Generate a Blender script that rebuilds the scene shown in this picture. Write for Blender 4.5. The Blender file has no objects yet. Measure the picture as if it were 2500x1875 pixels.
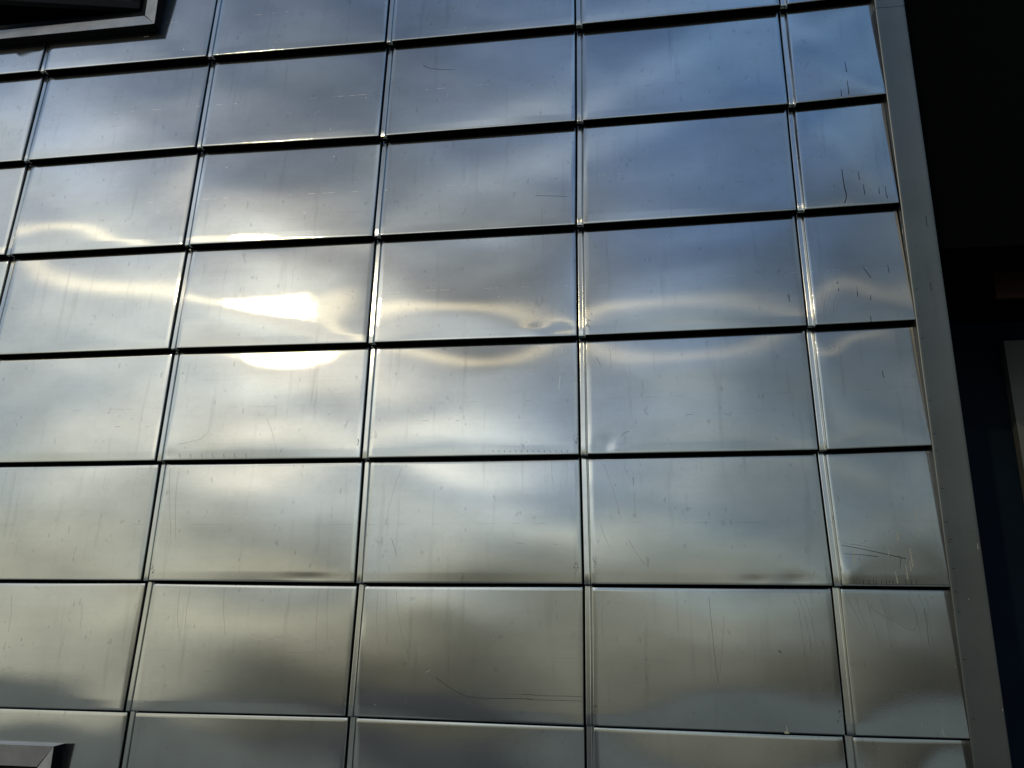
import bpy, math, random
from mathutils import Vector, Matrix
S = bpy.context.scene
COL = S.collection
R = math.radians

# ------------------------------------------------------------------ camera
CAMP = Vector((3.18762, -3.39891, 1.6))
LOOK = Vector((-.13789588, .95727724, .25417516)).normalized()
UPV = Vector((.02818477, -.25273022, .96712618)).normalized()
F_PX = 1916.55            # focal length in pixels of the 2500 px wide photograph
RIGHT = LOOK.cross(UPV).normalized()
UPV = RIGHT.cross(LOOK).normalized()
cd = bpy.data.cameras.new('camera'); cam = bpy.data.objects.new('camera', cd); COL.objects.link(cam)
cd.sensor_width = 36; cd.lens = 36 * F_PX / 2500; cd.clip_end = 2000; cd.clip_start = .02
mw = Matrix((RIGHT, UPV, -LOOK)).transposed().to_4x4(); mw.translation = CAMP
cam.matrix_world = mw
S.camera = cam

# ------------------------------------------------------------------ light
SUN_EL, SUN_AZ = 26.7, 206.5      # azimuth from +Y towards +X
wd = bpy.data.worlds.new('World'); S.world = wd; wd.use_nodes = True
nt = wd.node_tree; N = nt.nodes; L = nt.links
sky = N.new('ShaderNodeTexSky'); sky.sky_type = 'NISHITA'; sky.sun_disc = False
sky.sun_elevation = R(SUN_EL); sky.sun_rotation = R(SUN_AZ)
sky.air_density = 1.0; sky.dust_density = 1.0; sky.ozone_density = 2.0
bg = N['Background']; bg.inputs[1].default_value = .15
# high thin haze: evens the clear sky out, keeps it blue away from the sun
gm = N.new('ShaderNodeGamma'); gm.inputs[1].default_value = .56; L.new(sky.outputs[0], gm.inputs[0])
hs = N.new('ShaderNodeHueSaturation'); hs.inputs['Saturation'].default_value = 1.75; hs.inputs['Value'].default_value = 1.84; L.new(gm.outputs[0], hs.inputs['Color'])
tc = N.new('ShaderNodeTexCoord')
mp = N.new('ShaderNodeMapping'); mp.inputs['Scale'].default_value = (1, 1, 2.4); mp.inputs['Rotation'].default_value = (.1, .2, .6)
L.new(tc.outputs['Generated'], mp.inputs[0])
nz = N.new('ShaderNodeTexNoise'); nz.inputs['Scale'].default_value = 3.4; nz.inputs['Detail'].default_value = 2.2; nz.inputs['Distortion'].default_value = .5
L.new(mp.outputs[0], nz.inputs['Vector'])
rp = N.new('ShaderNodeValToRGB'); rp.color_ramp.elements[0].position = .45; rp.color_ramp.elements[1].position = .62
rp.color_ramp.elements[1].color = (.52, .52, .52, 1)
L.new(nz.outputs['Fac'], rp.inputs[0])
bw = N.new('ShaderNodeRGBToBW'); L.new(hs.outputs[0], bw.inputs[0])
cm = N.new('ShaderNodeMix'); cm.data_type = 'RGBA'; cm.blend_type = 'MULTIPLY'; cm.inputs[0].default_value = 1
L.new(bw.outputs[0], cm.inputs[6]); cm.inputs[7].default_value = (1.5, 1.48, 1.42, 1)
mx = N.new('ShaderNodeMix'); mx.data_type = 'RGBA'
sx = N.new('ShaderNodeSeparateXYZ'); L.new(tc.outputs['Generated'], sx.inputs[0])
hi = N.new('ShaderNodeMapRange'); L.new(sx.outputs[2], hi.inputs[0])
for k, x in enumerate((.42, .80, 1, .25)): hi.inputs[k+1].default_value = x
cf = N.new('ShaderNodeMath'); cf.operation = 'MULTIPLY'; L.new(rp.outputs[0], cf.inputs[0]); L.new(hi.outputs[0], cf.inputs[1])
L.new(cf.outputs[0], mx.inputs[0]); L.new(hs.outputs[0], mx.inputs[6]); L.new(cm.outputs[2], mx.inputs[7])
# grey stratus bank low over the horizon
n2 = N.new('ShaderNodeTexNoise'); n2.inputs['Scale'].default_value = 4.5; n2.inputs['Detail'].default_value = 5
mp2 = N.new('ShaderNodeMapping'); mp2.inputs['Scale'].default_value = (1, 1, 3); L.new(tc.outputs['Generated'], mp2.inputs[0]); L.new(mp2.outputs[0], n2.inputs['Vector'])
ad = N.new('ShaderNodeMath'); ad.operation = 'MULTIPLY_ADD'; L.new(n2.outputs['Fac'], ad.inputs[0]); ad.inputs[1].default_value = -.22; L.new(sx.outputs[2], ad.inputs[2])
bx = N.new('ShaderNodeMath'); bx.operation = 'ADD'; L.new(sx.outputs[0], bx.inputs[0]); bx.inputs[1].default_value = .30
ab = N.new('ShaderNodeMath'); ab.operation = 'ABSOLUTE'; L.new(bx.outputs[0], ab.inputs[0])
bk = N.new('ShaderNodeMapRange'); bk.interpolation_type = 'SMOOTHSTEP'; L.new(ab.outputs[0], bk.inputs[0])
for k, x in enumerate((0, .26, .025, 0)): bk.inputs[k+1].default_value = x
a2 = N.new('ShaderNodeMath'); a2.operation = 'ADD'; L.new(ad.outputs[0], a2.inputs[0]); L.new(bk.outputs[0], a2.inputs[1]); ad = a2
mr = N.new('ShaderNodeMapRange'); L.new(ad.outputs[0], mr.inputs[0])
mr.interpolation_type = 'SMOOTHSTEP'
for k, x in enumerate((-.07, .19, 1, 0)): mr.inputs[k+1].default_value = x
st = N.new('ShaderNodeMix'); st.data_type = 'RGBA'; L.new(mr.outputs[0], st.inputs[0])
n3 = N.new('ShaderNodeTexNoise'); n3.inputs['Scale'].default_value = 4.2; n3.inputs['Detail'].default_value = 1.6; n3.inputs['Distortion'].default_value = .8
mp3 = N.new('ShaderNodeMapping'); mp3.inputs['Location'].default_value = (3.1, 1.7, .4); mp3.inputs['Scale'].default_value = (1, 1, 1.9)
L.new(tc.outputs['Generated'], mp3.inputs[0]); L.new(mp3.outputs[0], n3.inputs['Vector'])
dk = N.new('ShaderNodeValToRGB'); L.new(n3.outputs['Fac'], dk.inputs[0])
dk.color_ramp.interpolation = 'EASE'
dk.color_ramp.elements[0].position = .36; dk.color_ramp.elements[0].color = (.58, .63, .70, 1)
dk.color_ramp.elements[1].position = .62; dk.color_ramp.elements[1].color = (1.1, 1.08, 1.04, 1)
dm = N.new('ShaderNodeMix'); dm.data_type = 'RGBA'; dm.blend_type = 'MULTIPLY'; dm.inputs[0].default_value = 1
# single darker clouds, each a soft patch of sky
def mirror_dir(u, v):
    d = (LOOK + RIGHT * ((u - 1250) / F_PX) - UPV * ((v - 937.5) / F_PX)).normalized()
    n_ = Vector((0, -math.cos(R(4.15)), math.sin(R(4.15)))); return d - 2 * d.dot(n_) * n_
last = dk.outputs[0]
wn = N.new('ShaderNodeTexNoise'); wn.inputs['Scale'].default_value = 6; wn.inputs['Detail'].default_value = 3; L.new(tc.outputs['Generated'], wn.inputs['Vector'])
wo = N.new('ShaderNodeVectorMath'); wo.operation = 'MULTIPLY_ADD'; L.new(wn.outputs['Color'], wo.inputs[0]); wo.inputs[1].default_value = (.22, .22, .22)
L.new(tc.outputs['Generated'], wo.inputs[2])
for (u_, v_), rad, st_ in (((870, 500), .17, .55), ((1270, 700), .16, .34), ((760, 120), .24, .62), ((330, 250), .12, .92), ((1900, 200), .20, 1.22), ((2150, 640), .18, .60), ((1150, 1180), .16, 1.5), ((700, 1170), .12, 1.25), ((170, 330), .12, 1.35)):
    c_ = mirror_dir(u_, v_)
    sb = N.new('ShaderNodeVectorMath'); sb.operation = 'SUBTRACT'; L.new(wo.outputs[0], sb.inputs[0]); sb.inputs[1].default_value = (c_.x + .11, c_.y + .11, c_.z + .11)
    sm = N.new('ShaderNodeVectorMath'); sm.operation = 'MULTIPLY'; L.new(sb.outputs[0], sm.inputs[0]); sm.inputs[1].default_value = (1, 1, 1.7)
    ln_ = N.new('ShaderNodeVectorMath'); ln_.operation = 'LENGTH'; L.new(sm.outputs[0], ln_.inputs[0])
    r_ = N.new('ShaderNodeMapRange'); r_.interpolation_type = 'SMOOTHSTEP'; L.new(ln_.outputs['Value'], r_.inputs[0])
    for k, x in enumerate((rad * .15, rad * 1.35, st_, 1)): r_.inputs[k+1].default_value = x
    q_ = N.new('ShaderNodeMix'); q_.data_type = 'RGBA'; q_.blend_type = 'MULTIPLY'; q_.inputs[0].default_value = 1
    L.new(last, q_.inputs[6]); L.new(r_.outputs[0], q_.inputs[7]); last = q_.outputs[2]
L.new(mx.outputs[2], dm.inputs[6]); L.new(last, dm.inputs[7]); L.new(dm.outputs[2], st.inputs[6])
sc = N.new('ShaderNodeMix'); sc.data_type = 'RGBA'; sc.blend_type = 'MULTIPLY'; sc.inputs[0].default_value = 1
L.new(bw.outputs[0], sc.inputs[6]); 
kx = N.new('ShaderNodeMapRange'); L.new(sx.outputs[0], kx.inputs[0])
for k, x in enumerate((-.8, .8, 0, 1)): kx.inputs[k+1].default_value = x
kk = N.new('ShaderNodeValToRGB'); kk.color_ramp.interpolation = 'EASE'; L.new(kx.outputs[0], kk.inputs[0])
e_ = kk.color_ramp.elements
for n_, (x, g_) in enumerate(((-.68, .66), (-.54, .50), (-.42, .095), (-.22, .105), (-.02, .25), (.14, .25), (.28, .09), (.5, .08))):
    q_ = e_[n_] if n_ < 2 else e_.new((x + .8) / 1.6)
    q_.position = (x + .8) / 1.6; q_.color = (g_, g_, g_, 1)
kc = N.new('ShaderNodeMix'); kc.data_type = 'RGBA'; kc.blend_type = 'MULTIPLY'; kc.inputs[0].default_value = 1
L.new(kk.outputs[0], kc.inputs[6]); kc.inputs[7].default_value = (1.02, 1.0, .90, 1); L.new(kc.outputs[2], sc.inputs[7]); L.new(sc.outputs[2], st.inputs[7])
wb = N.new('ShaderNodeMix'); wb.data_type = 'RGBA'; wb.blend_type = 'MULTIPLY'; wb.inputs[0].default_value = 1
wt = N.new('ShaderNodeMix'); wt.data_type = 'RGBA'; wt.inputs[6].default_value = (1.0, 1.0, .90, 1); wt.inputs[7].default_value = (.92, 1.01, 1.09, 1)
wz = N.new('ShaderNodeMapRange'); L.new(sx.outputs[2], wz.inputs[0])
for k, x in enumerate((.18, .52, 0, 1)): wz.inputs[k+1].default_value = x
L.new(wz.outputs[0], wt.inputs[0]); L.new(wt.outputs[2], wb.inputs[7]); vm = N.new('ShaderNodeMapRange'); vm.interpolation_type = 'SMOOTHSTEP'; L.new(sx.outputs[0], vm.inputs[0])
for k, x in enumerate((-.05, .30, 0, .75)): vm.inputs[k+1].default_value = x
vz = N.new('ShaderNodeMapRange'); vz.interpolation_type = 'SMOOTHSTEP'; L.new(sx.outputs[2], vz.inputs[0])
for k, x in enumerate((.38, .72, 1, 0)): vz.inputs[k+1].default_value = x
vv = N.new('ShaderNodeMath'); vv.operation = 'MULTIPLY'; L.new(vm.outputs[0], vv.inputs[0]); L.new(vz.outputs[0], vv.inputs[1])
vg = N.new('ShaderNodeMix'); vg.data_type = 'RGBA'; vg.blend_type = 'MULTIPLY'; vg.inputs[0].default_value = 1; L.new(bw.outputs[0], vg.inputs[6]); vg.inputs[7].default_value = (.36, .40, .43, 1)
ve = N.new('ShaderNodeMix'); ve.data_type = 'RGBA'; 
inv = N.new('ShaderNodeMath'); inv.operation = 'SUBTRACT'; inv.inputs[0].default_value = 1; L.new(mr.outputs[0], inv.inputs[1])
v2 = N.new('ShaderNodeMath'); v2.operation = 'MULTIPLY'; L.new(vv.outputs[0], v2.inputs[0]); L.new(inv.outputs[0], v2.inputs[1])
L.new(v2.outputs[0], ve.inputs[0]); L.new(st.outputs[2], ve.inputs[6]); L.new(vg.outputs[2], ve.inputs[7])
L.new(ve.outputs[2], wb.inputs[6]); L.new(wb.outputs[2], bg.inputs[0])

ld = bpy.data.lights.new('sun', 'SUN'); ld.energy = .32; ld.angle = R(.55); ld.color = (1, .79, .44)
sun = bpy.data.objects.new('sun', ld); COL.objects.link(sun)
sd = Vector((math.sin(R(SUN_AZ)) * math.cos(R(SUN_EL)), math.cos(R(SUN_AZ)) * math.cos(R(SUN_EL)), math.sin(R(SUN_EL))))
sun.rotation_euler = sd.to_track_quat('Z', 'Y').to_euler(); sun.location = sd * 30
S.view_settings.view_transform = 'Standard'; S.view_settings.look = 'None'; S.view_settings.gamma = 1
S.view_settings.exposure = -0.3

# ------------------------------------------------------------------ helpers
def mat(name): m = bpy.data.materials.new(name); m.use_nodes = True; return m
def simple(name, col, rough=.6, metal=0.0, spec=.5, noise=None):
    m = mat(name); b = m.node_tree.nodes['Principled BSDF']
    b.inputs['Base Color'].default_value = (*col, 1); b.inputs['Roughness'].default_value = rough
    b.inputs['Metallic'].default_value = metal; b.inputs['Specular IOR Level'].default_value = spec
    if noise:
        n = m.node_tree.nodes; l = m.node_tree.links
        t = n.new('ShaderNodeTexCoord'); q = n.new('ShaderNodeTexNoise'); q.inputs['Scale'].default_value = noise[0]; q.inputs['Detail'].default_value = 6
        l.new(t.outputs['Object'], q.inputs['Vector'])
        r = n.new('ShaderNodeValToRGB'); a, c = noise[1], noise[2]
        r.color_ramp.elements[0].position = .3; r.color_ramp.elements[1].position = .7
        r.color_ramp.elements[0].color = (*[x * a for x in col], 1); r.color_ramp.elements[1].color = (*[x * c for x in col], 1)
        l.new(q.outputs['Fac'], r.inputs[0]); l.new(r.outputs[0], b.inputs['Base Color'])
    return m

def metal(name, tint=(.585, .605, .59), A1=(.16, -.35), B1=(.0024, -.3), C1=(.030, -.885), E1=(.085, -.3), wa=.06, wc=.08, we=.05, diff=.006, grain=1.0, dcol=(.3, .29, .27)):
    """brushed stainless sheet: a broad and a narrow anisotropic lobe, sheet grain, faint smudges and runs"""
    m = mat(name); n = m.node_tree.nodes; l = m.node_tree.links
    n.remove(n['Principled BSDF']); out = n['Material Output']
    tc = n.new('ShaderNodeTexCoord')
    tg = n.new('ShaderNodeCombineXYZ'); tg.inputs[0].default_value = 1
    def nz(scale, vec, det=4, rough=.6):
        mp = n.new('ShaderNodeMapping'); mp.inputs['Scale'].default_value = vec; l.new(tc.outputs['Object'], mp.inputs[0])
        q = n.new('ShaderNodeTexNoise'); q.inputs['Scale'].default_value = scale; q.inputs['Detail'].default_value = det; q.inputs['Roughness'].default_value = rough
        l.new(mp.outputs[0], q.inputs['Vector']); return q.outputs['Fac']
    def rng(v, a, b, c, d):
        q = n.new('ShaderNodeMapRange'); l.new(v, q.inputs[0])
        for k, x in enumerate((a, b, c, d)): q.inputs[k + 1].default_value = x
        return q.outputs[0]
    def mul(a, b, op='MULTIPLY'):
        q = n.new('ShaderNodeMath'); q.operation = op; l.new(a, q.inputs[0])
        if isinstance(b, (int, float)): q.inputs[1].default_value = b
        else: l.new(b, q.inputs[1])
        return q.outputs[0]
    smudge = rng(nz(2.2, (1, 1, 1.5), 5), .35, .7, 1.04, .86)
    runs = rng(nz(1.0, (22, 1, 1.8), 3), .58, .78, 1.0, .84)
    roll = rng(nz(1.0, (1.2, 1, 90), 4), .3, .7, .985, 1.015)
    spots = rng(nz(38, (1, 1, .55), 1), .70, .76, 1.0, .86)
    grn = rng(nz(620, (1, 1, 1), 2), .3, .7, .955, 1.045)
    f = mul(mul(mul(mul(smudge, runs), roll), spots), grn)
    cl = n.new('ShaderNodeMix'); cl.data_type = 'RGBA'; cl.blend_type = 'MULTIPLY'; cl.inputs[0].default_value = 1
    cl.inputs[6].default_value = (*tint, 1); l.new(f, cl.inputs[7])
    # grain
    g1 = nz(1.0, (900, 1, 60), 2); g2 = nz(260, (1, 1, 1), 3)
    h = mul(g1, mul(g2, 1.0), 'ADD')
    bp = n.new('ShaderNodeBump'); bp.inputs['Strength'].default_value = .05 * grain; bp.inputs['Distance'].default_value = .0012
    l.new(h, bp.inputs['Height'])
    def lobe(r, a, dist='GGX'):
        g = n.new('ShaderNodeBsdfAnisotropic'); g.distribution = dist
        l.new(cl.outputs[2], g.inputs['Color'])
        q = mul(rng(nz(3.1, (1, 1, 1), 4), .3, .7, .94, 1.06), r); l.new(q, g.inputs['Roughness'])
        g.inputs['Anisotropy'].default_value = a
        l.new(tg.outputs[0], g.inputs['Tangent']); l.new(bp.outputs[0], g.inputs['Normal']); return g
    # each lobe: (micro roughness squared, anisotropy); the sheet is rolled, so light spreads more sideways
    A = lobe(A1[0] ** .5, A1[1]); B = lobe(B1[0] ** .5, B1[1], 'BECKMANN'); C = lobe(C1[0] ** .5, C1[1])
    m0 = n.new('ShaderNodeMixShader'); m0.inputs[0].default_value = wa
    Eb = lobe(E1[0] ** .5, E1[1], 'BECKMANN'); me_ = n.new('ShaderNodeMixShader'); me_.inputs[0].default_value = we
    l.new(B.outputs[0], me_.inputs[1]); l.new(Eb.outputs[0], me_.inputs[2])
    l.new(me_.outputs[0], m0.inputs[1]); l.new(A.outputs[0], m0.inputs[2])
    ms = n.new('ShaderNodeMixShader'); ms.inputs[0].default_value = wc
    l.new(m0.outputs[0], ms.inputs[1]); l.new(C.outputs[0], ms.inputs[2])
    d = n.new('ShaderNodeBsdfDiffuse'); d.inputs[0].default_value = (*dcol, 1)
    if diff > .3:
        gr = rng(nz(9, (1, 1, 1), 6), .35, .7, 1.05, .72); dc = n.new('ShaderNodeMix'); dc.data_type = 'RGBA'; dc.blend_type = 'MULTIPLY'; dc.inputs[0].default_value = 1
        dc.inputs[6].default_value = (*dcol, 1); l.new(gr, dc.inputs[7]); l.new(dc.outputs[2], d.inputs[0])
    m2 = n.new('ShaderNodeMixShader'); m2.inputs[0].default_value = diff
    l.new(ms.outputs[0], m2.inputs[1]); l.new(d.outputs[0], m2.inputs[2]); l.new(m2.outputs[0], out.inputs[0])
    return m

M = {}
M['panel'] = metal('brushed_steel')
M['strip'] = metal('brushed_steel_strip', B1=(.02, -.1))
M['trim'] = metal('brushed_steel_trim', tint=(.235, .24, .215), A1=(.3, 0), B1=(.12, 0), wa=.3, wc=0, diff=.08)
M['frame'] = metal('window_flashing', tint=(.66, .65, .62), A1=(.3, 0), B1=(.15, 0), wa=.4, wc=0, diff=.62, dcol=(.86, .84, .80))
M['hem'] = metal('shaded_hem', tint=(.10, .10, .10), A1=(.3, 0), B1=(.12, 0), wa=.3, wc=0, diff=.05)  # trim steel darkened, shade of the side return painted into the tint
M['dirt'] = simple('dirt', (.015, .015, .016), .8)
M['faint'] = simple('faint_dirt', (.30, .30, .30), .4, .85)
M['bare'] = simple('bare_scratch', (.75, .75, .72), .35, .85)
M['paint'] = simple('cream_paint_drips', (.62, .58, .40), .6)
M['black'] = simple('black_gasket_and_shade', (.004, .004, .004), .75, spec=.2)
M['back'] = simple('backing_board', (.006, .006, .006), .9, spec=.1)
M['glass'] = simple('dark_glass', (.004, .005, .006), .06, spec=.22)
M['sash'] = simple('sash_paint', (.008, .010, .012), .6, spec=.10)
M['blind'] = simple('grey_blind', (.05, .06, .07), .8)
M['navy'] = simple('navy_render', (.008, .018, .032), .85, spec=.15, noise=(3, .8, 1.2))
M['soffit'] = simple('black_soffit', (.003, .003, .003), .9, spec=.05)
M['brown'] = simple('brown_board', (.018, .008, .005), .8, spec=.1)
M['pale'] = simple('pale_grey_render', (.22, .23, .21), .8, spec=.2, noise=(4, .9, 1.08))
M['paving'] = simple('paving', (.06, .058, .055), .85, noise=(.8, .7, 1.2))
M['bounce'] = simple('pale_bounce_ground', (.66, .54, .35), .85, noise=(.3, .85, 1.1))

def link(name, verts, faces, mats, parent=None, smooth=False, midx=None):
    used = sorted({i for q in faces for i in q})
    if len(used) < len(verts):
        mp_ = {o_: n_ for n_, o_ in enumerate(used)}; verts = [verts[i] for i in used]; faces = [tuple(mp_[i] for i in q) for q in faces]
    me = bpy.data.meshes.new(name); me.from_pydata(verts, [], faces); me.update()
    for m in (mats if isinstance(mats, (list, tuple)) else [mats]): me.materials.append(m)
    if midx: me.polygons.foreach_set('material_index', midx)
    if smooth: me.polygons.foreach_set('use_smooth', [True] * len(me.polygons))
    o = bpy.data.objects.new(name, me); COL.objects.link(o)
    if parent: o.parent = parent
    return o
def box(v, f, x0, x1, y0, y1, z0, z1):
    b = len(v)
    v += [(x0, y0, z0), (x1, y0, z0), (x1, y1, z0), (x0, y1, z0), (x0, y0, z1), (x1, y0, z1), (x1, y1, z1), (x0, y1, z1)]
    f += [(b, b+3, b+2, b+1), (b+4, b+5, b+6, b+7), (b, b+1, b+5, b+4), (b+1, b+2, b+6, b+5), (b+2, b+3, b+7, b+6), (b+3, b, b+4, b+7)]
def tag(o, label, cat, group=None):
    o['label'] = label; o['category'] = cat
    if group: o['group'] = group

def unproj(u, v, y=0.0):
    d = LOOK + RIGHT * ((u - 1250) / F_PX) - UPV * ((v - 937.5) / F_PX)
    t = (y - CAMP.y) / d.y; p = CAMP + d * t
    return p.x, p.z

# ------------------------------------------------------------------ joint grid, measured
H = .552097; ROW0 = 1.6 + 2.78815; XC = {5: 4.44656}
MEAS = {0:{0:(93,172),1:(52,391),2:(9.5,621)},
1:{0:(502,136),1:(475,358),2:(445,597),3:(411,850),4:(377,1124),5:(343,1417),6:(299,1736)},
2:{0:(939,101),1:(924,331),2:(908.5,575),3:(894,836),4:(878.5,1118),5:(864,1423),6:(842,1749)},
3:{0:(1402.5,59),1:(1404,294),2:(1404,547.5),3:(1408,819),4:(1413,1109),5:(1421.5,1426),6:(1425,1772)},
4:{0:(1903,11),1:(1923,253),2:(1944,512),3:(1969,794),4:(1997,1098),5:(2033,1430),6:(2064,1796)},
5:{1:(2164,228),2:(2195.6,494),3:(2236,780),4:(2276,1087),5:(2322,1433),6:(2370.6,1805)}}
CMIN, CMAX, JMIN, JMAX = -1, 5, -1, 7
def K(c, j):
    x = XC.get(c, c); z = ROW0 - H * j
    cc = min(max(c, 0), 5); rows = sorted(MEAS[cc]); jj = min(max(j, rows[0]), rows[-1])
    mxx, mzz = unproj(*MEAS[cc][jj])
    return x + (mxx - XC.get(cc, cc)), z + (mzz - (ROW0 - H * jj))
KK = {(c, j): K(c, j) for c in range(CMIN - 2, CMAX + 1) for j in range(JMIN - 1, JMAX + 1)}
D = .040       # how far the foot of each panel stands proud of its head
GAP = .010

def bil(c, j, a, b):
    x0, z0 = KK[c-1, j]; x1, z1 = KK[c, j]; x2, z2 = KK[c-1, j-1]; x3, z3 = KK[c, j-1]
    return ((x0*(1-a)+x1*a)*(1-b)+(x2*(1-a)+x3*a)*b, (z0*(1-a)+z1*a)*(1-b)+(z2*(1-a)+z3*a)*b)
def width(c, j): return KK[c, j][0] - KK[c-1, j][0]

# oil-canning of each sheet: pillow height (m), extra low waves, dents
rnd = random.Random(7)
PAN = {}
for j in range(JMIN, JMAX + 1):
    for c in range(CMIN, CMAX + 1):
        PAN[c, j] = dict(A=rnd.uniform(.0022, .0046), k=rnd.uniform(.7, 1.1), tx=rnd.uniform(-.008, .008), tz=rnd.uniform(-.005, .005),
            w=[(rnd.uniform(-.0007, .0007), rnd.uniform(.4, 1.7), rnd.uniform(.4, 1.25), rnd.uniform(0, 6.3), rnd.uniform(0, 6.3)) for _ in range(4)], dents=[])
for (c_, j_), (A_, tx_, tz_, wk) in {(0, 3): (.0030, .004, -.001, .8), (1, 3): (.0032, -.003, 0, .5), (2, 3): (.0054, .010, .0004, 1.5), (3, 3): (.0052, .003, .0012, .5), (4, 3): (.0056, .001, .0018, .6), (5, 3): (.003, .0, .0, 1),
        (1, 4): (.0042, 0, .0010, .5), (2, 4): (.0056, 0, .0016, .6), (3, 4): (.0046, .002, .0014, .55), (4, 4): (.0048, .001, .0012, .35), (5, 4): (.0040, .004, .0016, .9)}.items():
    P_ = PAN[c_, j_]; P_['A'] = A_; P_['tx'] = tx_; P_['tz'] = tz_; P_['w'] = [(a*wk, b, c, d, e) for a, b, c, d, e in P_['w']]
def dent(c, j, u, v, amp, sx, sz): PAN[c, j]['dents'].append((u, v, amp, sx, sz))
dent(3, 3, .80, .05, -.0009, .06, .03); dent(3, 3, .93, .05, .0010, .06, .03); dent(5, 4, .55, .30, .0010, .12, .08)
dent(4, 4, .12, .06, .0022, .035, .05); dent(4, 4, .16, .03, -.0016, .04, .03)
dent(5, 5, .14, .08, -.0030, .05, .06); dent(5, 5, .05, .10, .0024, .03, .06)
dent(4, 5, .86, .03, .0016, .06, .03); dent(4, 5, .70, .03, .0010, .05, .02); dent(2, 5, .80, .03, .0010, .12, .02)
dent(5, 4, .75, .25, -.0016, .10, .10); dent(4, 4, .45, .45, .0010, .22, .10)
dent(2, 4, .04, .04, .0012, .06, .03)

def surf(c, j, a, b):
    p = PAN[c, j]; W = width(c, j); v = b * H
    fa = max(0.0, math.sin(math.pi * min(max(a, 0), 1))) ** p['k']; gb = 1 - (2*b-1)**2
    y = D * b - p['A'] * fa * gb
    e = min(1, 6*a*(1-a) + .15) * min(1, 5*b*(1-b) + .1)
    for am, kx, kz, px, pz in p['w']: y += am * e * math.sin(kx*math.pi*a*2 + px) * math.sin(kz*math.pi*b*2 + pz)
    y += p['tx'] * (a - .5) * 4*b*(1-b) + p['tz'] * b
    if v < .045: y += .012 * (.045 - v)
    for u0, v0, am, sx, sz in p['dents']: y += am * math.exp(-((a-u0)*W/sx)**2 - ((b-v0)*H/sz)**2)
    return y

def locate(u, v):
    """panel, fractions and surface point seen at a photograph pixel"""
    y = .012
    for _ in range(6):
        x, z = unproj(u, v, y); best = None
        for j in range(JMIN, JMAX + 1):
            for c in range(CMIN, CMAX + 1):
                a = b = .5
                for _ in range(6):
                    xl, xr = bil(c, j, 0, b)[0], bil(c, j, 1, b)[0]; a = (x - xl) / (xr - xl)
                    zl, zh = bil(c, j, a, 0)[1], bil(c, j, a, 1)[1]; b = (z - zl) / (zh - zl)
                if -.0001 <= a <= 1.0001 and -.0001 <= b <= 1.0001: best = (c, j, a, b)
            if best: break
        if not best: return None
        y = surf(*best)
    return best, (x, y, z)

# windows: outer corner of the flashing in the wall plane
def rect_window(corner, y0, w, h, top):
    x, z = unproj(*corner, y0)
    return (x - w, x, z - h, z) if top else (x - w, x, z, z + h)
WP = -.044
WIN = [rect_window((376.6, 57.5), WP, 1.25, 1.05, False), rect_window((131, 1822), WP, 1.25, 1.05, True)]
def in_hole(x, z, m=.10): return any(a + m < x < b - m and c + m < z < d - m for a, b, c, d in WIN)

building = bpy.data.objects.new('steel_clad_building', None); COL.objects.link(building)
tag(building, 'building clad in overlapping brushed steel panels reflecting sky and low sun', 'building')

def ribbon(V, F, MI, pts, w0, w1, mi, lift=.0004):
    """a thin mark on the sheets, from photograph positions to surface points"""
    P = []
    for u, v in pts:
        r = locate(u, v)
        if r and not in_hole(r[1][0], r[1][2], .0): P.append(Vector(r[1]))
    if len(P) < 2: return
    n = len(P); base = len(V)
    for k, p in enumerate(P):
        d = (P[min(k+1, n-1)] - P[max(k-1, 0)]); d.y = 0; d = d.normalized() if d.length else Vector((0, 0, 1))
        s = Vector((-d.z, 0, d.x)); t = k / (n-1); w = (w0 * (1-t) + w1 * t) / 2
        q = p + Vector((0, -lift, 0))
        V += [tuple(q - s*w), tuple(q + s*w)]
    for k in range(n-1):
        F.append((base+2*k, base+2*k+2, base+2*k+3, base+2*k+1)); MI.append(mi)

def mark_world(V, F, MI, c, j, pts, w0, w1, mi):
    base = len(V); n = len(pts); W = width(c, j)
    Q = []
    for a, b in pts:
        x, z = bil(c, j, a, b)
        if in_hole(x, z, .0): return
        Q.append(Vector((x, surf(c, j, a, b) - .0004, z)))
    for k, p in enumerate(Q):
        d = Q[min(k+1, n-1)] - Q[max(k-1, 0)]; d.y = 0; d = d.normalized() if d.length else Vector((0, 0, 1))
        s = Vector((-d.z, 0, d.x)); t = k / (n-1); w = (w0*(1-t) + w1*t) / 2
        V += [tuple(p - s*w), tuple(p + s*w)]
    for k in range(n-1): F.append((base+2*k, base+2*k+2, base+2*k+3, base+2*k+1)); MI.append(mi)

# marks read off the photograph (pixels of the 2500 px frame), kept inside the panel they lie on
def z6(x, y, ox, oy): return (ox + x * .31646, oy + y * .31646)
def zz(ox, oy, *p): return [z6(x, y, ox, oy) for x, y in p]
MARKS = {}   # (c,j) -> list of (points, w0, w1, material slot)
def m(pts, w0=.0016, w1=None, s=1):
    r = locate(*pts[len(pts)//2])
    if r: MARKS.setdefault(r[0][:2], []).append((pts, w0, w0 if w1 is None else w1, s))
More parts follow.
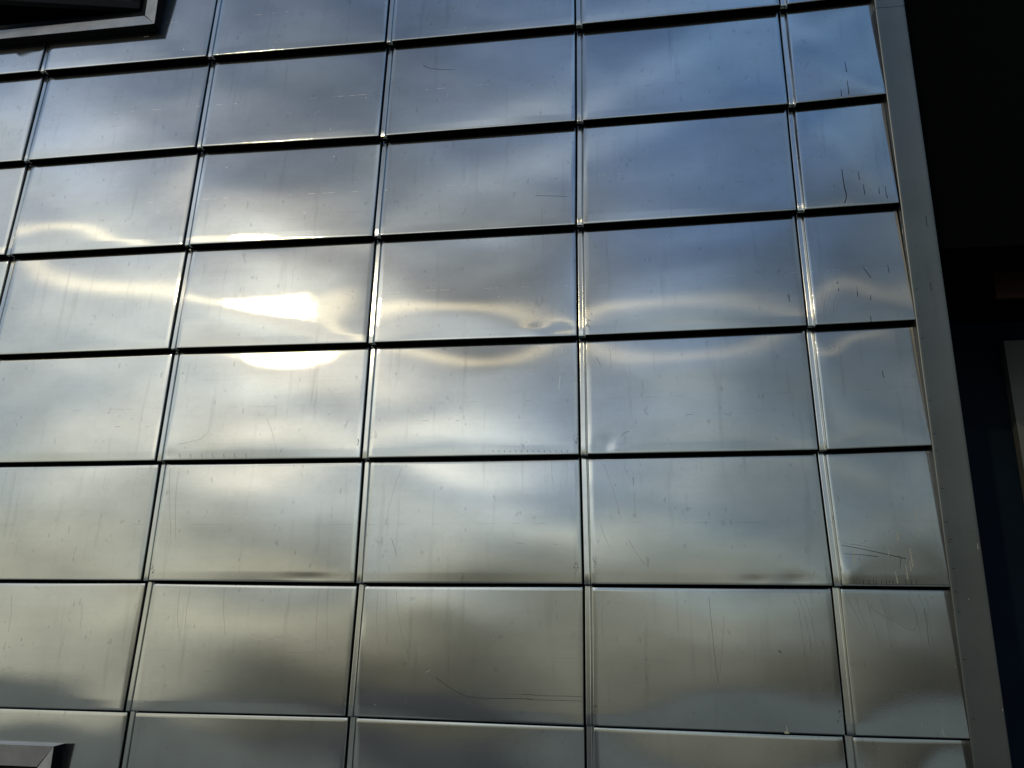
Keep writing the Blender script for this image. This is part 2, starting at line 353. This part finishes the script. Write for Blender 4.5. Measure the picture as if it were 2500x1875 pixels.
# slots: 1 dirt, 2 faint, 3 bare, 4 cream
m(zz(600,1350,(1468,960),(1530,1010),(1600,1055),(1690,1103),(1780,1118),(1900,1123),(2080,1123),(2212,1126)), .0013, .0013, 1)
m(zz(1200,1350,(105,1125),(220,1122),(330,1133),(480,1136),(620,1140),(704,1143)), .0013, .0013, 1)
m(zz(600,1350,(1490,945),(1570,1000),(1660,1050),(1740,1078),(1850,1088),(2000,1090),(2212,1091)), .0012, .0012, 2)
m(zz(1200,1350,(105,1090),(220,1090),(330,1096),(430,1103),(560,1104),(704,1109)), .0013, .0013, 1)
m(zz(1200,1350,(1678,340),(1690,480),(1712,700),(1730,860),(1749,998)), .0010, .0010, 1)
m(zz(1200,1350,(1749,998),(1765,900),(1780,730),(1792,560),(1792,480)), .0010, .0008, 2)
m(zz(1200,1350,(862,400),(848,500),(856,620),(880,720),(900,790)), .0009, .0007, 2)
m(zz(600,1350,(60,688),(130,680),(210,662),(278,644)), .0022, .0014, 3)
m(zz(600,1350,(458,680),(500,675)), .0022, .0022, 3); m(zz(600,1350,(545,736),(600,734)), .0022, .0022, 3)
m(zz(600,1350,(1020,300),(1008,480),(1018,640),(1040,785)), .0009, .0007, 2)
m(zz(600,1350,(1083,290),(1090,480),(1106,625)), .0009, .0007, 2)
m(zz(600,1350,(1160,290),(1170,440),(1200,620),(1245,770),(1275,830)), .0009, .0007, 2)
m(zz(600,1350,(568,280),(548,440),(540,640),(546,920)), .0008, .0006, 2)
m(zz(600,1350,(632,280),(625,480),(630,600),(625,720)), .0008, .0006, 2)
m(zz(0,1350,(1390,270),(1372,400),(1370,520),(1385,640)), .0008, .0006, 2)
m(zz(0,1350,(1470,270),(1440,430),(1425,600)), .0008, .0006, 2)
m(zz(0,1350,(1730,270),(1724,420),(1735,640)), .0008, .0006, 2)
m(zz(0,1350,(90,330),(85,480),(65,610)), .0007, .0006, 2); m(zz(0,1350,(634,380),(630,500),(615,580)), .0007, .0006, 2)
m(zz(600,1350,(1390,922),(1425,898)), .0024, .0024, 3)
m(zz(1200,1350,(1550,925),(1585,878)), .0016, .001, 3)
m(zz(600,0,(1370,503),(1400,520),(1440,530),(1510,537),(1610,538)), .0030, .0012, 1)
m(zz(1200,0,(340,1508),(500,1512),(595,1518)), .0014, .0012, 1)
m(zz(600,450,(770,212),(880,216),(975,232)), .001, .0008, 2)
# right hand column: drips and gouges
for p in (((830,475),(838,520),(843,555)), ((848,620),(856,680),(862,730)), ((800,690),(804,740))): m(zz(1800,0,*p), .0022, .004, 1)
for p in (((807,1305),(815,1370),(828,1450),(842,1500)), ((842,1490),(840,1530),(828,1565))): m(zz(1800,0,*p), .003, .0045, 1)
for p in (((934,1322),(942,1388)), ((972,1422),(984,1500)), ((1092,1445),(1096,1495)), ((1140,1435),(1150,1500),(1160,1530))): m(zz(1800,0,*p), .002, .0035, 1)
for p in (((1160,625),(1172,682)), ((925,820),(928,865)), ((1027,855),(1030,895)), ((1028,1015),(1034,1060)), ((972,640),(1000,680),(1030,720)), ((397,850),(402,908)), ((1120,1440),(1126,1480),(1134,1494)), ((770,750),(773,770)), ((778,800),(783,825))): m(zz(1800,450,*p), .0022, .0028, 1)
for k in (0,1,3,4,7,8): m(zz(1800,450,(700+k*18-60+k%3*5,790+k*9),(676+k*18-55+k%3*4,930-k%2*20),(640+k*19-40,1065-k%4*14)), .0006, .0009, 2)
m(zz(1800,900,(808,1363),(960,1390),(1130,1427),(1300,1466)), .0018, .0028, 1)
m(zz(1800,900,(870,1352),(960,1365),(1040,1388)), .0018, .0012, 2)
m(zz(1800,900,(820,1428),(940,1434),(1085,1450)), .0014, .0024, 1)
m(zz(1800,900,(1240,1440),(1262,1460),(1255,1540)), .0014, .0014, 1)
for p in (((893,1405),(898,1450),(902,1500)), ((1328,1380),(1342,1450),(1354,1530)), ((1330,1480),(1336,1530),(1343,1558)), ((1300,1520),(1308,1580),(1316,1625)), ((1218,1560),(1228,1610),(1238,1655)), ((1368,1090),(1376,1145)), ((1230,1260),(1240,1325)), ((1395,1265),(1400,1300)), ((1163,1405),(1167,1440))): m(zz(1800,900,*p), .0026, .0042, 4)
for x in (972,1010,1022,1050,1070,1112,1150,1172,1200,1298,1340,1382): m(zz(1800,1350,(x,208),(x+4,246)), .0016, .0016, 1)
m(zz(1800,1350,(378,1330),(386,1378)), .0026, .003, 4); m(zz(1800,1350,(364,1383),(400,1388)), .009, .006, 4)
m(zz(1800,1350,(1580,1350),(1590,1400),(1606,1420)), .004, .004, 3)
m(zz(1800,1350,(1418,458),(1440,398)), .0014, .0014, 3); m(zz(1800,1350,(1420,1320),(1427,1344)), .003, .003, 3)
for p in (((466,310),(520,480),(560,640),(570,770)), ((512,335),(560,460),(600,650),(628,850),(640,1065)), ((470,410),(490,560),(520,760),(545,950)), ((640,1065),(670,930),(682,780),(660,680),(600,610)), ((470,1080),(560,1140)),
          ((840,330),(900,440),(960,560),(1010,620)), ((910,335),(950,450),(1000,590)), ((1000,360),(1040,500),(1098,695)), ((1100,335),(1140,460),(1170,620),(1192,765)), ((1040,430),(1180,510),(1300,580),(1380,600)),
          ((1310,330),(1370,440),(1400,560),(1430,760),(1440,960)), ((1395,315),(1440,420),(1480,560),(1540,780)), ((1450,340),(1480,420),(1460,530)), ((1380,470),(1385,560),(1360,600)), ((1500,640),(1520,820),(1480,980)), ((1560,800),(1590,940),(1600,1160)), ((1240,1180),(1265,1250),(1275,1290)), ((1490,700),(1488,850))):
    m(zz(1800,1350,*p), .0010, .0007, 2)
m(zz(1800,1350,(318,755),(330,760),(342,775)), .004, .002, 1)
for p in (((1440,430),(1465,560),(1478,700)),): m(zz(1800,1350,*p), .001, .001, 1)
# columns three and two
m(zz(1200,900,(865,735),(910,850),(940,940),(975,1060),(1000,1160)), .0012, .0008, 2)
m(zz(1200,900,(1058,1322),(1110,1410),(1180,1510)), .0012, .0008, 2)
m(zz(1200,900,(1092,840),(1097,902)), .002, .001, 1); m(zz(1200,900,(840,1205),(870,1290),(910,1372)), .001, .0008, 2)
m(zz(1200,900,(1100,950),(1108,1060),(1098,1130)), .0009, .0007, 2)
m(zz(1200,900,(463,720),(466,830),(485,935)), .0010, .0007, 2)
m(zz(1200,900,(612,0),(640,50),(655,70),(630,105)), .0012, .0012, 2)
m(zz(1200,900,(1060,482),(1030,492),(1000,525)), .0014, .001, 1)
m(zz(1200,900,(528,60),(524,110),(515,168)), .003, .0018, 3)
m(zz(1200,450,(543,1262),(541,1310)), .003, .0014, 3); m(zz(1200,450,(912,1268),(918,1330),(926,1420)), .0012, .001, 2)
m(zz(1200,450,(810,1335),(830,1375),(850,1410)), .0014, .0008, 1); m(zz(1200,450,(378,1040),(376,1100)), .0018, .001, 3)
m(zz(0,900,(1790,95),(1840,130),(1890,160)), .0018, .0014, 3); m(zz(0,900,(1720,35),(1745,62)), .0018, .0014, 3)
m(zz(0,900,(2060,385),(2100,490),(2140,660)), .0010, .0008, 2)
m(zz(0,900,(1370,585),(1440,570),(1550,545),(1615,480)), .0010, .0008, 2)
m(zz(0,900,(1385,770),(1362,900),(1352,1080),(1355,1310)), .0009, .0008, 2)
m(zz(0,900,(1310,770),(1305,1000),(1318,1280)), .0009, .0007, 2)
m(zz(0,0,(68,996),(120,940)), .0024, .0014, 3)
m(zz(600,1350,(0+715,225),(770,180),(830,125)), .0010, .0008, 2)
m(zz(600,900,(1125,1310),(1150,1390),(1170,1452)), .0012, .0008, 1)
m(zz(600,900,(1200,780),(1150,900),(1097,1100),(1090,1280)), .0008, .0006, 2)
for k in range(14): m(zz(1200,900,(10+k*44,632),(14+k*44,642)), .0024, .0024, 1)
for k in range(7): m(zz(0,900,(1385+k*85,655),(1390+k*85,690)), .0014, .0014, 1)
# scuffs beside the seams (four places)
for (ox, oy, x, y) in ((1200,1350,660,110),(1200,1350,800,80),(600,1350,762,1130),(1200,1350,800,1220),(0,900,1175,1530),(1200,900,655,560),(1200,450,740,1080),(1800,1350,790,1240),(600,900,865,570)):
    for _ in range(11):
        dx, dy = rnd.gauss(0, 9), rnd.gauss(0, 24); m(zz(ox, oy, (x+dx, y+dy), (x+dx+rnd.uniform(-9, 9), y+dy+rnd.uniform(4, 14))), .0024, .001, 1)

def panel(c, j):
    W = width(c, j); last = c == CMAX
    # lateral stations: (x in metres from the left joint line, extra depth)
    xl = .0385; s = []
    if c > CMIN: s += [(xl, .014), (xl, .0030), (xl+.0007, .0012), (xl+.0018, .0003)]
    s += [(xl+.0035, 0)]
    n = 44; xr = W - .0035
    s += [(xl+.0035 + (xr-xl-.0035) * k/n, 0) for k in range(1, n)]
    s += [(xr, 0), (W-.0016, .0003), (W-.0006, .0012), (W, .0032), (W, .026)]
    # vertical stations: (fraction, extra depth, drop)
    t = [(.045, .0075, 0), (.004, .0070, 0), (0, .0062, .0006), (0, .0034, -.0002), (0, .0012, .0001), (0, .0004, .0007), (0, .0001, .0018), (0, .0, .005)]
    b0 = .005 / H; b1 = 1 - GAP / H
    vb = [b0, .02, .04, .06, .0805, .083]; m0 = 30
    vb += [.083 + (b1 - .004 - .083) * k/m0 for k in range(1, m0+1)]
    t += [(b, 0, None) for b in vb[1:]] + [(b1, .0006, None), (b1, .004, .001), (b1, .02, .001)]
    V, F, MI = [], [], []
    nx = len(s)
    for b, dz_y, dz in t:
        for x, dx_y in s:
            a = x / W; X, Z = bil(c, j, a, b)
            if dz is not None: Z += dz
            y = surf(c, j, a, max(b, b0) if dz is not None and b < .05 else b) + dz_y + dx_y
            V.append((X, y, Z))
    for r in range(len(t)-1):
        for k in range(nx-1):
            i = r*nx + k; q = [V[i], V[i+1], V[i+nx+1], V[i+nx]]
            if in_hole(sum(p[0] for p in q)/4, sum(p[2] for p in q)/4, .075): continue
            F.append((i, i+1, i+nx+1, i+nx)); MI.append(0)
    for pts, w0, w1, sl in MARKS.get((c, j), []): ribbon(V, F, MI, pts, w0, w1, sl)
    # small random specks, short runs and the roll line across the middle of the sheet
    rr = random.Random(1000*j + c + 77)
    for _ in range(rr.randint(9, 17)):
        a, b = rr.uniform(.06, .98), rr.uniform(.05, .95); e = rr.uniform(.0012, .0042); q = rr.random()
        if q < .6: mark_world(V, F, MI, c, j, [(a, b), (a + rr.uniform(-.002, .002), b + e/H*.9)], e*.8, e*.5, 1)
        elif q < .8: mark_world(V, F, MI, c, j, [(a, b), (a+.0006, b + rr.uniform(.012, .035))], .0022, .0010, 2)
        else: mark_world(V, F, MI, c, j, [(a, b), (a + rr.uniform(-.006, .006), b + .004)], .002, .002, 3)
    if rr.random() < .55:
        a = rr.uniform(.3, .95)
        mark_world(V, F, MI, c, j, [(a, .30), (a+.016, .30)], .0012, .0012, 2); mark_world(V, F, MI, c, j, [(a-.16, .305), (a-.13, .305)], .0012, .0012, 2)
    for bb in (.46,):
        a = .045
        while a < .985:
            e = rr.uniform(.01, .05); a2 = min(a+e, .99)
            if rr.random() < .4: mark_world(V, F, MI, c, j, [(a, bb), (a2, bb)], .0006, .0006, 3 if j < 4 and rr.random() < .6 else 2)
            a = a2 + rr.uniform(.001, .02)
    o = link('cladding_panel', V, F, [M['panel'], M['dirt'], M['faint'], M['bare'], M['paint']], building, True, MI)
    if last: return o
    return o

def strip(c, j, par):
    if c <= CMIN: return
    W = width(c, j)
    s = [(.0080, .030), (.0080, .0115), (.0083, .0090), (.0092, .0074), (.0106, .0068), (.0125, .0066), (.0270, .0066), (.0286, .0064), (.0296, .0056),
         (.0304, .0052), (.0312, .0056), (.0318, .0072), (.0322, .0120), (.0335, .0130), (.0400, .0130)]
    t = [(0, .020, -.0035), (0, .004, -.0035), (0, .0015, -.003), (0, .0004, -.0015), (0, 0, .001)] + [(k/12, 0, 0) for k in range(1, 12)] + [(1 - .004/H, 0, 0)]
    V, F = [], []; nx = len(s); rr = random.Random(c*31 + j)
    wob = [(rr.uniform(-.0006, .0006)) for _ in range(40)]
    for r, (b, dy, dz) in enumerate(t):
        for k, (x, d) in enumerate(s):
            X, Z = bil(c, j, x/W, b); w = wob[r] * (.6 if 7 < k < 12 else .15)
            V.append((X + w, D*b + d + dy + w*.4, Z + dz))
    for r in range(len(t)-1):
        zc = (V[r*nx][2] + V[(r+1)*nx][2]) / 2
        if in_hole(V[r*nx][0] + .015, zc, .06): continue
        for k in range(nx-1):
            i = r*nx + k; F.append((i, i+1, i+nx+1, i+nx))
    if F: link('seam_strip', V, F, M['strip'], par, True)

LABELS = {(3, 6): 'panel with two long parallel curved scratches running to its right seam', (4, 6): 'panel with a thin V shaped scratch',
          (5, 5): 'narrow edge panel with cream paint drips, black gouges and a dented lower left corner', (5, 2): 'narrow edge panel with dark drip marks',
          (5, 6): 'narrow edge panel covered in long fine scratches', (2, 3): 'panel with the brightest wavy sun glint', (5, 3): 'narrow edge panel with a fan of fine rubbed scratches',
          (4, 4): 'panel with a sharp dent at its foot', (3, 1): 'panel with a short curved dark scratch near its top'}
for j in range(JMIN, JMAX + 1):
    for c in range(CMIN, CMAX + 1):
        o = panel(c, j); strip(c, j, o)
        if (c, j) in LABELS: o['label'] = LABELS[c, j]

# backing behind the joints, with the window openings left open
v, f = [], []
xs = sorted([KK[CMIN-1, 3][0] + .03, *[w for q in WIN for w in (q[0] + .095, q[1] - .095)], 4.58]); zs = sorted([0, 5.6, *[w for q in WIN for w in (q[2] + .095, q[3] - .095)]])
for i in range(len(xs)-1):
    for k in range(len(zs)-1):
        if xs[i+1] - xs[i] > 1e-4 and not in_hole((xs[i]+xs[i+1])/2, (zs[k]+zs[k+1])/2, .0): box(v, f, xs[i], xs[i+1], .080, .15, max(zs[k], .001), zs[k+1])
link('backing_wall', v, f, M['back'], building)

# corner trim in two lengths with a thin joint, folded round the corner
xe_top, _ = unproj(2239.6, 228); xe_bot, _ = unproj(2460, 1805)
XL = 4.4466 - .0015; XR = (xe_top + xe_bot) / 2
_, zs_ = unproj(2140, 21)
def trim(z0, z1, name='corner_trim'):
    pr = [(XL, .045), (XL, .0), (XL+.0006, -.0018), (XL+.0022, -.003), (XL+.006, -.0034)]
    pr += [(XL + .006 + (XR - XL - .011) * k/12, -.0034 + .0016*math.sin(k/12*math.pi)) for k in range(1, 13)]
    pr += [(XR-.002, -.0030), (XR-.0005, -.0015), (XR, .001), (XR, .02), (XR, .14)]
    V, F = [], []; nz_ = max(2, int((z1-z0)/.12)); rr = random.Random(int(z0*100))
    for r in range(nz_+1):
        z = z0 + (z1-z0)*r/nz_; w = rr.uniform(-.0005, .0005)
        for x, y in pr: V.append((x + w*.4, y + w*(1 if 5 < pr.index((x, y)) < 16 else .1), z))
    n = len(pr)
    for r in range(nz_):
        for k in range(n-1): i = r*n+k; F.append((i, i+1, i+n+1, i+n))
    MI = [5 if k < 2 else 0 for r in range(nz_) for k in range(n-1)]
    return V, F, MI
V, F, MI = trim(0.0, zs_ - .0015)
def tm(u, vv, w, h, s):   # scuff on the trim
    x, z = unproj(u, vv, -.003); b = len(V); V.extend([(x-w/2, -.0042, z-h/2), (x+w/2, -.0042, z-h/2), (x+w/2, -.0042, z+h/2), (x-w/2, -.0042, z+h/2)]); F.append((b, b+1, b+2, b+3)); MI.append(s)
for u, vv in ((2321,1317),(2318,1323),(2328,1388),(2333,1445),(2341,1494),(2281,1059),(2286,1101),(2252,826),(2237,706),(2240,770),(2376,1755),(2355,1610),(2271,977),(2300,1193),(2309,1275)): tm(u, vv, .012, .0022, 1)
for u, vv, h in ((2262,540,.05),(2273,700,.035)): tm(u, vv, .0016, h, 1)
for u, vv, h in ((2387,1334,.022),(2365,1463,.006),(2447,1733,.008)): tm(u, vv, .0028, h, 4)
rr = random.Random(5)
for _ in range(26): tm(2161 + rr.gauss(0, 9), 92 + rr.gauss(0, 14), .006, .0022, 2)
link('corner_trim', V, F, [M['trim'], M['dirt'], M['faint'], M['bare'], M['paint'], M['hem']], building, True, MI)
V, F, MI = trim(zs_ + .0015, 5.6)
link('corner_trim', V, F, [M['trim']]*5 + [M['hem']], building, True)
v, f = [], []; box(v, f, XR-.05, XR-.002, .13, 2.6, 0, 5.6); link('side_wall', v, f, M['back'], building)

# windows
def quad_strip(name, P, Q, mt, par, dark, th=.0012):
    """folded flashing leg: face from outer edge P to inner edge Q with an outer return to the wall"""
    (a0, a1), (b0, b1) = P, Q
    V = [a0, a1, b0, b1]; F = [(0, 1, 3, 2)]
    V += [(a0[0], .03, a0[2]), (a1[0], .03, a1[2])]; F += [(4, 5, 1, 0)]
    V += [(b0[0], .055, b0[2]), (b1[0], .055, b1[2])]; F += [(2, 3, 7, 6)]
    # folded hem
    o = link(name, V, F, [mt, M['black']], par, False, [0, 1 if dark else 0, 1]); o.modifiers.new('solid', 'SOLIDIFY').thickness = th  # black on the outer return paints the shade of legs facing off the sun
    bv = o.modifiers.new('bevel', 'BEVEL'); bv.width = .0012; bv.segments = 2
    return o
def window(rect, lab, blind):
    x0, x1, z0, z1 = rect; bw_ = .092; yi = -.006; g = .0016
    w = bpy.data.objects.new('window', None); COL.objects.link(w); w.parent = building; w['label'] = lab
    o = [(x0, z0), (x1, z0), (x1, z1), (x0, z1)]; i = [(x0+bw_, z0+bw_), (x1-bw_, z0+bw_), (x1-bw_, z1-bw_), (x0+bw_, z1-bw_)]
    for k in range(4):
        p, q = o[k], o[(k+1) % 4]; r, s = i[k], i[(k+1) % 4]
        d = Vector((q[0]-p[0], q[1]-p[1])).normalized() * g
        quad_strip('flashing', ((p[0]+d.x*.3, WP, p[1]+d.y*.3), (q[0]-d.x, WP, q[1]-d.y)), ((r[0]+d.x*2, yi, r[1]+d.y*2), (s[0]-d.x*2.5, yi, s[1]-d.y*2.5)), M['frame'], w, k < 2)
    X0, Z0 = i[0]; X1, Z1 = i[2]
    def ringbox(nm, inset, wd_, ya, yb, mt):
        v, f = [], []; a, b, c, d = X0+inset, X1-inset, Z0+inset, Z1-inset
        box(v, f, a, b, ya, yb, c, c+wd_); box(v, f, a, b, ya, yb, d-wd_, d); box(v, f, a, a+wd_, ya, yb, c+wd_, d-wd_); box(v, f, b-wd_, b, ya, yb, c+wd_, d-wd_)
        return link(nm, v, f, mt, w)
    ringbox('gasket', -.004, .026, .004, .05, M['black'])
    ringbox('sash_frame', .022, .036, .022, .07, M['sash'])
    if blind:      # casement standing open about a hinge on its right side
        hx, hy, an, SW = X1 - .048, .024, R(12.5), X1 - X0 - .10
        def rot(V): return [(hx - (hx-x)*math.cos(an) + (y-hy)*math.sin(an)*0, hy - (hx-x)*math.sin(an) + (y-hy), z) for x, y, z in V]
        v, f = [], []; a, b, c, d = hx-SW, hx, Z0+.060, Z1-.06; e = .05
        box(v, f, a, b, hy-.02, hy+.02, c, c+e); box(v, f, a, b, hy-.02, hy+.02, d-e, d); box(v, f, a, a+e, hy-.02, hy+.02, c+e, d-e); box(v, f, b-e, b, hy-.02, hy+.02, c+e, d-e)
        o_ = link('open_casement', rot(v), f, M['sash'], w); bv = o_.modifiers.new('bevel', 'BEVEL'); bv.width = .003
        v, f = [], []; box(v, f, a+e-.005, b-e+.005, hy-.003, hy+.003, c+e-.005, d-e+.005); link('glass', rot(v), f, M['glass'], w)
    else:
        v, f = [], []; box(v, f, X0+.04, X1-.04, .050, .056, Z0+.04, Z1-.04); link('glass', v, f, M['glass'], w)
    v, f = [], []; a, b, c, d = X0-.02, X1+.02, Z0-.02, Z1+.02
    box(v, f, a-.03, b+.03, .70, .72, c-.03, d+.03)
    box(v, f, a-.03, a, .151, .70, c-.03, d+.03); box(v, f, b, b+.03, .151, .70, c-.03, d+.03); box(v, f, a, b, .151, .70, c-.03, c); box(v, f, a, b, .151, .70, d, d+.03)
    link('dark_interior', v, f, M['back'], w)
    return w
window(WIN[0], 'dark window with splayed steel flashing at the top left', True)
window(WIN[1], 'window with splayed steel flashing at the bottom left', False)

# ------------------------------------------------------------------ neighbour seen past the corner
nb = bpy.data.objects.new('neighbouring_building', None); COL.objects.link(nb); nb.location = (6, 1.4, 0)
tag(nb, 'unlit dark navy building beyond the right corner of the steel wall', 'building')
YB = 1.4
def nbpart(nm, x0, x1, y0, y1, z0, z1, mt):
    v, f = [], []; box(v, f, x0-6, x1-6, y0-1.4, y1-1.4, z0, z1); o = link(nm, v, f, mt, nb); return o
nbpart('wall', XR, 9, YB, YB+.2, 0, 5.6, M['navy'])
_, zt = unproj(2400, 700, .9)
nbpart('added_canopy', XR+.001, 9, .25, YB-.001, unproj(2400, 790, YB)[1], 5.6, M['soffit'])  # black overhang added to keep the upper part of the neighbour dark
xa, za = unproj(2450, 832, YB-.06)
nbpart('pale_pier', xa, xa+.5, YB-.06, YB-.002, 0, za, M['pale'])
xa, za = unproj(2424, 665, .5); _, zb = unproj(2424, 730, .5)
nbpart('brown_board', xa, xa+.5, .5, .53, zb, za, M['brown'])

v, f = [], []; box(v, f, -1500, 1500, -1500, 1500, -.3, 0)
g = link('ground', v, f, M['paving']); g['kind'] = 'structure'

# unseen pale ground sectors, added to brighten the lower reflections
V, F = [], []
for a0, a1 in ((90, 188), (207, 270)):
    m_ = 24
    for k in range(m_+1):
        az = R(a0 + (a1-a0)*k/m_); b = len(V)
        for r in (2.6, 12, 295): V.append((3.2 + math.sin(az)*r, -3.4 + math.cos(az)*r, .004))
        if k: F += [(b-3, b-2, b+1, b), (b-2, b-1, b+2, b+1)]
pl = link('added_bounce_ground', V, F, M['bounce']); pl['kind'] = 'structure'
